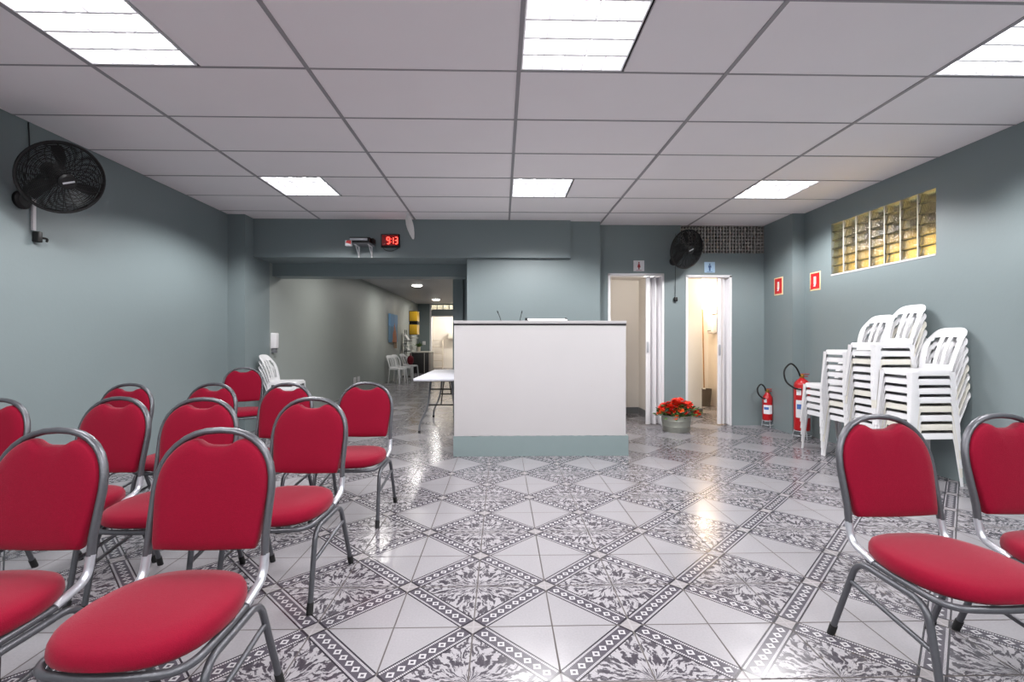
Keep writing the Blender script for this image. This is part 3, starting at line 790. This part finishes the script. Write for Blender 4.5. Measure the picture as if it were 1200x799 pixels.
# ---------------------------------------------------------------- signs
def sign(x, z, w_, back, fig, label, woman):
    r = thing('restroom_sign', label, 'sign', (x, DY0, z)); h = w_/2
    MB().box(-h, h, -.006, 0, -h, h, bev=.002).build('plate', back, r)
    T = Matrix.Translation((0,-.0075,0)) @ Matrix.Rotation(PI/2, 4, 'X')
    mb = MB(); mb.prism([(.011*math.cos(2*PI*k/14), .042+.011*math.sin(2*PI*k/14)) for k in range(14)], 0, .0015, T)
    if woman: pts = [(-.010,.028),(.010,.028),(.017,.006),(.022,-.022),(.009,-.022),(.008,-.050),(-.008,-.050),(-.009,-.022),(-.022,-.022),(-.017,.006)]
    else: pts = [(-.018,.028),(.018,.028),(.021,-.006),(.013,-.006),(.011,.012),(.010,-.052),(.001,-.052),(0,-.016),(-.001,-.052),(-.010,-.052),(-.011,.012),(-.013,-.006),(-.021,-.006)]
    mb.prism(pts, 0, .0015, T); mb.build('figure', fig, r, 0)
    MB().box(-.04, .04, -.0075, -.006, -.064, -.059).build('caption_line', fig, r, 0)
sign(1.914, 2.225, .15, M['label'], M['figred'], 'white square sign with a red woman figure over the left doorway', True)
sign(2.908, 2.208, .15, M['signblue'], M['figblue'], 'light blue square sign with a man figure over the right doorway', False)
def ext_sign(x, y, z, w_, h_, label):
    r = thing('extinguisher_sign', label, 'sign', (x, y, z))
    MB().box(-.004, 0, -w_/2, w_/2, -h_/2, h_/2, bev=.001).build('border', M['signcream'], r)
    MB().box(-.0052, -.004, -w_/2+.018, w_/2-.018, -h_/2+.02, h_/2-.014).build('red_field', M['signred'], r, 0)
    T = Matrix.Translation((-.0055,0,0)) @ Matrix.Rotation(-PI/2, 4, 'Y') @ Matrix.Rotation(PI/2, 4, 'Z') 
    body = [(-.022,-.062),(.022,-.062),(.024,.030),(.012,.046),(.030,.056),(.030,.064),(-.008,.066),(-.014,.046),(-.024,.030)]
    MB().prism([(p[0]*.95, p[1]*.95) for p in body], 0, .001, T).build('pictogram', M['label'], r, 0)
    MB().prism([(-.012,-.045),(.012,-.045),(.012,.02),(-.012,.02)], .001, .0015, T).build('pictogram_band', M['signcream'], r, 0)
ext_sign(3.68, 6.25, 1.905, .195, .235, 'red extinguisher sign on the side of the right pier')
ext_sign(XR, 5.75, 1.910, .195, .225, 'red extinguisher sign on the right wall below the glass blocks')

# ---------------------------------------------------------------- fire extinguishers
def extinguisher(x, y, s, label, rot, rad=.075):
    r = thing('fire_extinguisher', label, 'fire extinguisher', (x, y, 0), rot)
    h = .40*s; z0 = .10
    R = rad
    MB().lathe([(R*.8,z0),(R,z0+.015),(R,z0+h-.05),(R*.9,z0+h-.02),(R*.55,z0+h+.012),(.024,z0+h+.03),(.022,z0+h+.045)], 28).build('cylinder', M['red'], r)
    mb = MB()
    for k in range(3):
        a = 2*PI*k/3+.5; mb.tube([(R*.9*math.cos(a), R*.9*math.sin(a), z0+.03), (R*1.15*math.cos(a), R*1.15*math.sin(a), .006)], .005, 6)
    mb.tube([(R*1.12*math.cos(2*PI*k/24), R*1.12*math.sin(2*PI*k/24), .045) for k in range(24)], .004, 6, True)
    mb.tube([(R*.9*math.cos(2*PI*k/24), R*.9*math.sin(2*PI*k/24), z0-.002) for k in range(24)], .005, 6, True)
    mb.build('wire_stand', M['silver'], r)
    mb = MB(); n = 14; vs = []; fs = []
    for i in range(n+1):
        a = -PI/2-.2+(-1.15+2.0*i/n)
        for z in (z0+h*.27, z0+h*.62): vs.append(((R+.0012)*math.cos(a), (R+.0012)*math.sin(a), z))
    for i in range(n): fs.append((2*i, 2*i+2, 2*i+3, 2*i+1))
    mb.add(vs, fs).build('label', M['label'], r)
    mb = MB(); vs = []; fs = []
    for i in range(9):
        a = -PI/2-.2+(-1.0+.95*i/8)
        for z in (z0+h*.44, z0+h*.54): vs.append(((R+.002)*math.cos(a), (R+.002)*math.sin(a), z))
    for i in range(8): fs.append((2*i, 2*i+2, 2*i+3, 2*i+1))
    mb.add(vs, fs).build('blue_band', M['blue'], r)
    mb = MB(); vs = []; fs = []
    for i in range(7):
        a = -PI/2-.2+(-1.05+.6*i/6)
        for z in (z0+h*.72, z0+h*.86): vs.append(((R+.0012)*math.cos(a), (R+.0012)*math.sin(a), z))
    for i in range(6): fs.append((2*i, 2*i+2, 2*i+3, 2*i+1))
    mb.add(vs, fs).build('seal_sticker', M['label'], r)
    zt = z0+h+.04
    MB().lathe([(.020,zt-.01),(.024,zt),(.024,zt+.03),(.014,zt+.04)], 16).build('valve', M['brass'], r)
    MB().box(-.012, .085, -.010, .010, zt+.036, zt+.046, Matrix.Translation((0,0,0)), bev=.003).box(-.012, .07, -.009, .009, zt+.008, zt+.018, bev=.003).build('lever', M['red'], r)
    k_ = s**.8
    pts = spline([(-.02,0,zt+.015), (-.055*k_,-.01,zt+.085*k_), (-.11*k_,-.015,zt+.12*k_), (-.165*k_,-.02,zt+.06*k_), (-.155*k_,-.03,zt-.03*k_), (-.10*k_,-R*.7,zt-.085*k_), (-.06,-R*.95,zt-.10*k_)], 7)
    MB().tube(pts, .010, 10).build('hose', M['rubber'], r)
    return r
extinguisher(3.625, 6.42, .86, 'small red fire extinguisher standing in the corner by the right doorway', 0, .062)
extinguisher(3.63, 5.68, 1.50, 'large red fire extinguisher behind the low stack of white chairs', 0, .088)

# ---------------------------------------------------------------- flower bucket
r = thing('flower_bucket', 'galvanised bucket of red and orange flowers on the floor between the toilet doors', 'potted flowers', (2.30, 6.22, 0))
MB().lathe([(.165,0),(.17,.006),(.178,.07),(.181,.075),(.179,.08),(.186,.145),(.189,.150),(.187,.155),(.190,.20),(.197,.205),(.197,.213),(.185,.213),(.183,.17),(0,.168)], 36).build('bucket', M['zinc'], r)
MB().lathe([(.182,.168),(.15,.178),(0,.185)], 24).build('soil', M['soil'], r)
rr = random.Random(11); mb = MB(); st = []
for k in range(74):
    a = rr.uniform(0, 2*PI); q = math.sqrt(rr.uniform(0, 1)); 
    x, y = .275*q*math.cos(a)+.02, .17*q*math.sin(a); z = .21+.175*(1-q**2.2)+rr.uniform(-.02, .03)
    st.append((x, y, z, q, a))
lf = MB()
for (x, y, z, q, a) in st:
    lf.tube(spline([(x*.4, y*.5, .18), (x*.7, y*.75, (z+.2)/2+.01), (x, y, z)], 3), .002, 4)
for k in range(230):
    a = rr.uniform(0, 2*PI); q = math.sqrt(rr.uniform(0, 1)); x, y = .29*q*math.cos(a)+.03, .18*q*math.sin(a); z = .20+.13*(1-q**2)+rr.uniform(-.035, .05)
    L = rr.uniform(.045, .075); w_ = L*.28
    T = Matrix.Translation((x,y,z)) @ Matrix.Rotation(a+rr.uniform(-.8,.8), 4, 'Z') @ Matrix.Rotation(rr.uniform(-.9,.5), 4, 'Y') @ Matrix.Rotation(rr.uniform(-.6,.6), 4, 'X')
    lf.add([(0,0,0),(L*.4,w_,.006),(L*.4,-w_,.006),(L*.75,w_*.7,.004),(L*.75,-w_*.7,.004),(L,0,-.006),(L*.5,0,-.004)], [(0,6,1),(0,2,6),(1,6,3),(2,4,6),(3,6,5),(4,5,6)], T)
lf.build('foliage', M['leaf'], r, 60)
fl = None
for k, (x, y, z, q, a) in enumerate(st):
    if x > .16 and rr.random() < .6: continue
    me_i = k % 4 == 0
    if k < 8 or fl is None:
        mb = MB()
        for lay, (np_, R_, tilt) in enumerate(((6, .050, .15), (6, .040, .6), (4, .024, 1.05))):
            for j in range(np_):
                T = Matrix.Rotation(2*PI*j/np_+lay*.5+k, 4, 'Z') @ Matrix.Rotation(-tilt, 4, 'Y')
                mb.add([(.002,0,0),(R_*.55,R_*.36,.003),(R_,R_*.22,.0),(R_*1.05,0,-.001),(R_,-R_*.22,0),(R_*.55,-R_*.36,.003),(R_*.6,0,-.002)], [(0,6,1),(1,6,2),(2,6,3),(3,6,4),(4,6,5),(5,6,0)], T)
        protof = mb.build('flower', M['petal2'] if me_i else M['petal'], r, 60)
        fl = fl or {}; fl.setdefault(me_i, []).append(protof); o = protof
    else:
        src = rr.choice(fl[me_i] if me_i in fl else fl[False]); o = src.copy(); C.objects.link(o)
    o.location = (x, y, z); s_ = rr.uniform(.8, 1.15); o.scale = (s_, s_, s_)
    o.rotation_euler = (rr.uniform(-.3,.3)-y*2.2+.25, x*2.6+rr.uniform(-.3,.3), rr.uniform(0, 6))

# ---------------------------------------------------------------- folding table behind the counter
r = thing('folding_table', 'white plastic folding table behind the left end of the counter', 'table', (-.775, 6.78, 0))
MB().box(-.305, .305, -.91, .91, .685, .722, bev=.012).build('tabletop', M['tabletop'], r)
for sy in (-1, 1):
    y0 = sy*.62
    for sx in (-1, 1):
        pts = spline([(sx*.13, y0, .684), (sx*.15, y0, .50), (sx*.17, y0+sy*.01, .36), (sx*.21, y0+sy*.02, .24), (sx*.265, y0+sy*.02, .12), (sx*.275, y0+sy*.02, .012)], 5)
        lg = MB().tube(pts, .013, 8).build('leg', M['grey'], r)
        MB().tube([(sx*.275, y0+sy*.02, .03), (sx*.275, y0+sy*.02, .0)], .016, 8).build('rubber_foot', M['rubber'], lg)
    mb = MB().tube([(-.17, y0+sy*.01, .36), (.17, y0+sy*.01, .36)], .009, 8).tube([(-.14, y0, .56), (.14, y0, .56)], .009, 8).tube([(0, y0, .36), (0, y0-sy*.36, .684)], .008, 8)
    mb.build('brace', M['matte'], r)

# ---------------------------------------------------------------- small things on the left pier and corridor
r = thing('soap_dispenser', 'white wall dispenser at the corridor mouth above the small chair stack', 'dispenser', (-3.287, 6.90, 1.18))
MB().box(0, .085, -.05, .05, -.105, .115, bev=.012).build('case', M['pvc'], r)
MB().box(.01, .07, -.035, .035, -.17, -.105, bev=.006).build('spout', M['grey'], r)
r = thing('wall_socket', 'pair of white sockets low on the corridor wall', 'socket', (-3.272, 10.9, .30))
MB().box(0, .014, -.26, -.10, -.07, .07, bev=.004).build('plate', M['pvc'], r); MB().box(0, .014, 0.02, .18, -.07, .07, bev=.004).build('plate', M['pvc'], r)
def painting():
    k = NT('abstract_canvas'); tc = k.new('ShaderNodeTexCoord'); sp = k.new('ShaderNodeSeparateXYZ'); k.link(tc.outputs['Object'], sp.inputs[0])
    n = k.new('ShaderNodeTexNoise'); n.inputs['Scale'].default_value = 5; k.link(tc.outputs['Object'], n.inputs['Vector'])
    wob = k.math('MULTIPLY', k.math('SUBTRACT', n.outputs['Fac'], .5), .5)
    c = k.mix(k.math('GREATER_THAN', k.math('ADD', sp.outputs[2], wob), .1), rgba((120, 150, 176)), rgba((128, 172, 214)))
    cone = k.math('LESS_THAN', k.math('ADD', k.math('ABSOLUTE', k.math('SUBTRACT', sp.outputs[1], .08)), k.math('MULTIPLY', k.math('ADD', sp.outputs[2], wob), .5)), .10)
    c = k.mix(cone, c, rgba((196, 122, 84))); k.link(c, k.bsdf.inputs['Base Color']); k.bsdf.inputs['Roughness'].default_value = .7
    return k.m
r = thing('canvas_painting', 'blue abstract canvas with an orange shape on the corridor wall', 'painting', (-3.268, 14.4, 1.56))
MB().box(0, .05, -.5, .5, -.42, .42, bev=.004).build('canvas', painting(), r)
mb = MB()
for y in (.1, .25, .38): mb.tube([(.03, y, -.42), (.035, y+.01, -.6)], .012, 6)
mb.build('tassel', M['wood'], r)
r = thing('magazine_rack', 'tall rack of white leaflets against the corridor wall', 'rack', (-3.05, 15.9, 0))
mb = MB().tube([(-.12,.12,0), (-.12,.12,1.55)], .012, 8).tube([(-.12,-.12,0), (-.12,-.12,1.55)], .012, 8).box(-.2, .15, -.18, .18, 0, .03)
mb.build('stand', M['matte'], r)
for z in (.55, .85, 1.18): MB().box(-.13, .06, -.19, .19, z-.01, z+.01, Matrix.Identity(4)).build('tray', M['matte'], r, 0)
for z in (.56, .86, 1.19):
    for y in (-.09, .09):
        T = Matrix.Translation((-.02, y, z+.02)) @ Matrix.Rotation(math.radians(-32), 4, 'Y')
        tag(MB().box(-.01, .01, -.075, .075, 0, .27, Matrix.Translation((-3.05,15.9,0)) @ T).build('leaflet', M['paper'], None, 0), 'white leaflet in the %s tray of the corridor rack, %s side' % ({.56:'lowest', .86:'middle', 1.19:'top'}[z], 'near' if y < 0 else 'far'), 'leaflet', 'leaflets in the corridor rack')
r = thing('red_bag', 'dark red bag on the farthest white chair by the black counter', 'bag', (-2.84, 15.0, .43))
MB().ball((0,0,.15), .15, .7, 1, 1, 14).build('sack', M['redcloth'], r); MB().tube(spline([(0,-.06,.27),(0,-.03,.36),(0,.03,.36),(0,.06,.27)], 4), .01, 6).build('strap', M['redcloth'], r)
r = thing('wall_cabinet', 'yellow and black open wall cabinet at the corridor end', 'cabinet', (-3.27, 17.0, 1.40))
for z in (0, .47):
    mb = MB().box(0, .30, .002, .5, z, z+.02).box(0, .30, .002, .5, z+.36, z+.38).box(0, .02, .002, .5, z, z+.38); mb.build('carcass', M['darkwood'], r, 0)
    MB().box(.015, .285, -.012, .004, z+.02, z+.36, bev=.002).build('side_panel', M['yellow'], r)
    MB().box(.26, .28, .03, .47, z+.02, z+.36).build('door', M['yellow'], r, 0)
MB().box(.0, .28, .05, .45, .38, .47).build('core', M['matte'], r, 0)
MB().box(0, .25, .002, .5, -.12, -.10).build('shelf', M['stone'], r, 0)
r = thing('kitchen_counter', 'black counter cabinet with pale top at the corridor end', 'cabinet', (-3.27, 17.5, 0))
MB().box(0, .62, 0, 1.2, .0, .75, bev=.004).build('carcass', M['darkwood'], r)
MB().box(0, .65, -.02, 1.22, .75, .79, bev=.005).build('worktop', M['stone'], r)
MB().box(.45, .47, -.006, .001, .02, .75).build('edge_strip', M['stone'], r, 0)
r = thing('potted_plant', 'small green plant in a pale pot on the black counter', 'plant', (-3.06, 17.75, .79))
MB().lathe([(.06,0),(.075,.16),(.08,.17),(.06,.16),(0,.15)], 18).build('pot', M['pot'], r)
mb = MB()
for k in range(40):
    a = rr.uniform(0, 6.28); L = rr.uniform(.12, .26); T = Matrix.Translation((0,0,.15)) @ Matrix.Rotation(a, 4, 'Z') @ Matrix.Rotation(-rr.uniform(.5,1.4), 4, 'Y')
    mb.add([(0,0,0),(L*.5,L*.14,.01),(L,0,-.01),(L*.5,-L*.14,.01)], [(0,1,2),(0,2,3)], T)
mb.build('foliage', M['leaf'], r)
r = thing('light_switch', 'white switch plate on the corridor end wall beside the doorway', 'switch', (-3.03, 18.8, 1.10)); MB().box(-.06, .06, -.012, 0, -.07, .07, bev=.004).build('plate', M['pvc'], r); MB().box(-.025, .025, -.018, -.012, -.035, .035, bev=.003).build('rocker', M['label'], r)
mb = MB().box(ED0-.05, ED0+.02, 18.77, 18.97, 0, 2.62, bev=.005).box(ED1-.02, ED1+.05, 18.77, 18.97, 0, 2.62, bev=.005).box(ED0, ED1, 18.77, 18.97, 2.14, 2.17, bev=.004)
struct('door_3', mb, M['pvc'], smooth=35)
tr = MB(); tm = MB()
for k in range(6):
    x = ED0+(ED1-ED0)*k/6; tr.box(x+.02, x+(ED1-ED0)/6-.02, 18.84, 18.90, 2.43, 2.59, bev=.006); tm.box(x-.018, x+.018, 18.82, 18.93, 2.42, 2.60)
w2 = struct('window_2', tm, M['mortar']); tr.build('glass_block', M['glass'], w2)
r = thing('shelf_unit', 'pale open shelf unit in the bright kitchen beyond the corridor', 'shelf', (-2.74, 20.45, 0))
for x in (-.24, .24): MB().box(x-.012, x+.012, -.17, .17, 0, 1.22, bev=.003).build('upright', M['pot'], r)
for z in (.05, .34, .63, .92, 1.19): MB().box(-.228, .228, -.17, .17, z, z+.025, bev=.003).build('shelf', M['pot'], r)
r = thing('kitchen_cupboard', 'pale wall cupboard in the bright kitchen beyond the corridor', 'cupboard', (-1.9, 20.99, 1.28))
MB().box(-.4, .5, -.32, 0, 0, .26, bev=.005).build('carcass', M['pvc'], r); MB().box(-.39, .04, -.335, -.32, .01, .25, bev=.003).build('door', M['cream'], r); MB().box(.06, .49, -.335, -.32, .01, .25, bev=.003).build('door', M['cream'], r)

# ---------------------------------------------------------------- right toilet
r = thing('waste_bin', 'dark tapered bin inside the right toilet', 'bin', (3.70, 8.56, 0))
MB().lathe([(.075,0),(.08,.005),(.105,.31),(.11,.315),(.10,.315),(.075,.01),(0,.01)], 20).build('body', M['bin'], r)
r = thing('mop', 'mop with a wooden handle standing in the bin of the right toilet', 'mop', (3.69, 8.60, .01))
MB().tube([(.0,.0,.30), (-.005,.06,1.75)], .012, 8).build('handle', M['wood'], r)
MB().lathe([(.05,.02),(.06,.15),(.04,.28),(.015,.32)], 12).build('mop_head', M['paper'], r)
r = thing('towel_dispenser', 'white oval paper dispenser on the wall of the right toilet', 'dispenser', (XR-.001, 8.50, 1.475))
MB().box(-.10, 0, -.12, .12, -.165, .165, bev=.045).build('case', M['pvc'], r); MB().box(-.104, -.098, -.07, .07, -.12, -.10, bev=.002).build('slot', M['grey'], r)
r = thing('notice_frame', 'small dark-framed notice on the wall of the right toilet', 'notice', (XR-.001, 8.48, 1.72))
MB().box(-.012, 0, -.10, .10, -.065, .065).build('frame', M['darkwood'], r, 0); MB().box(-.014, -.012, -.088, .088, -.053, .053).build('sheet', M['paper'], r, 0)
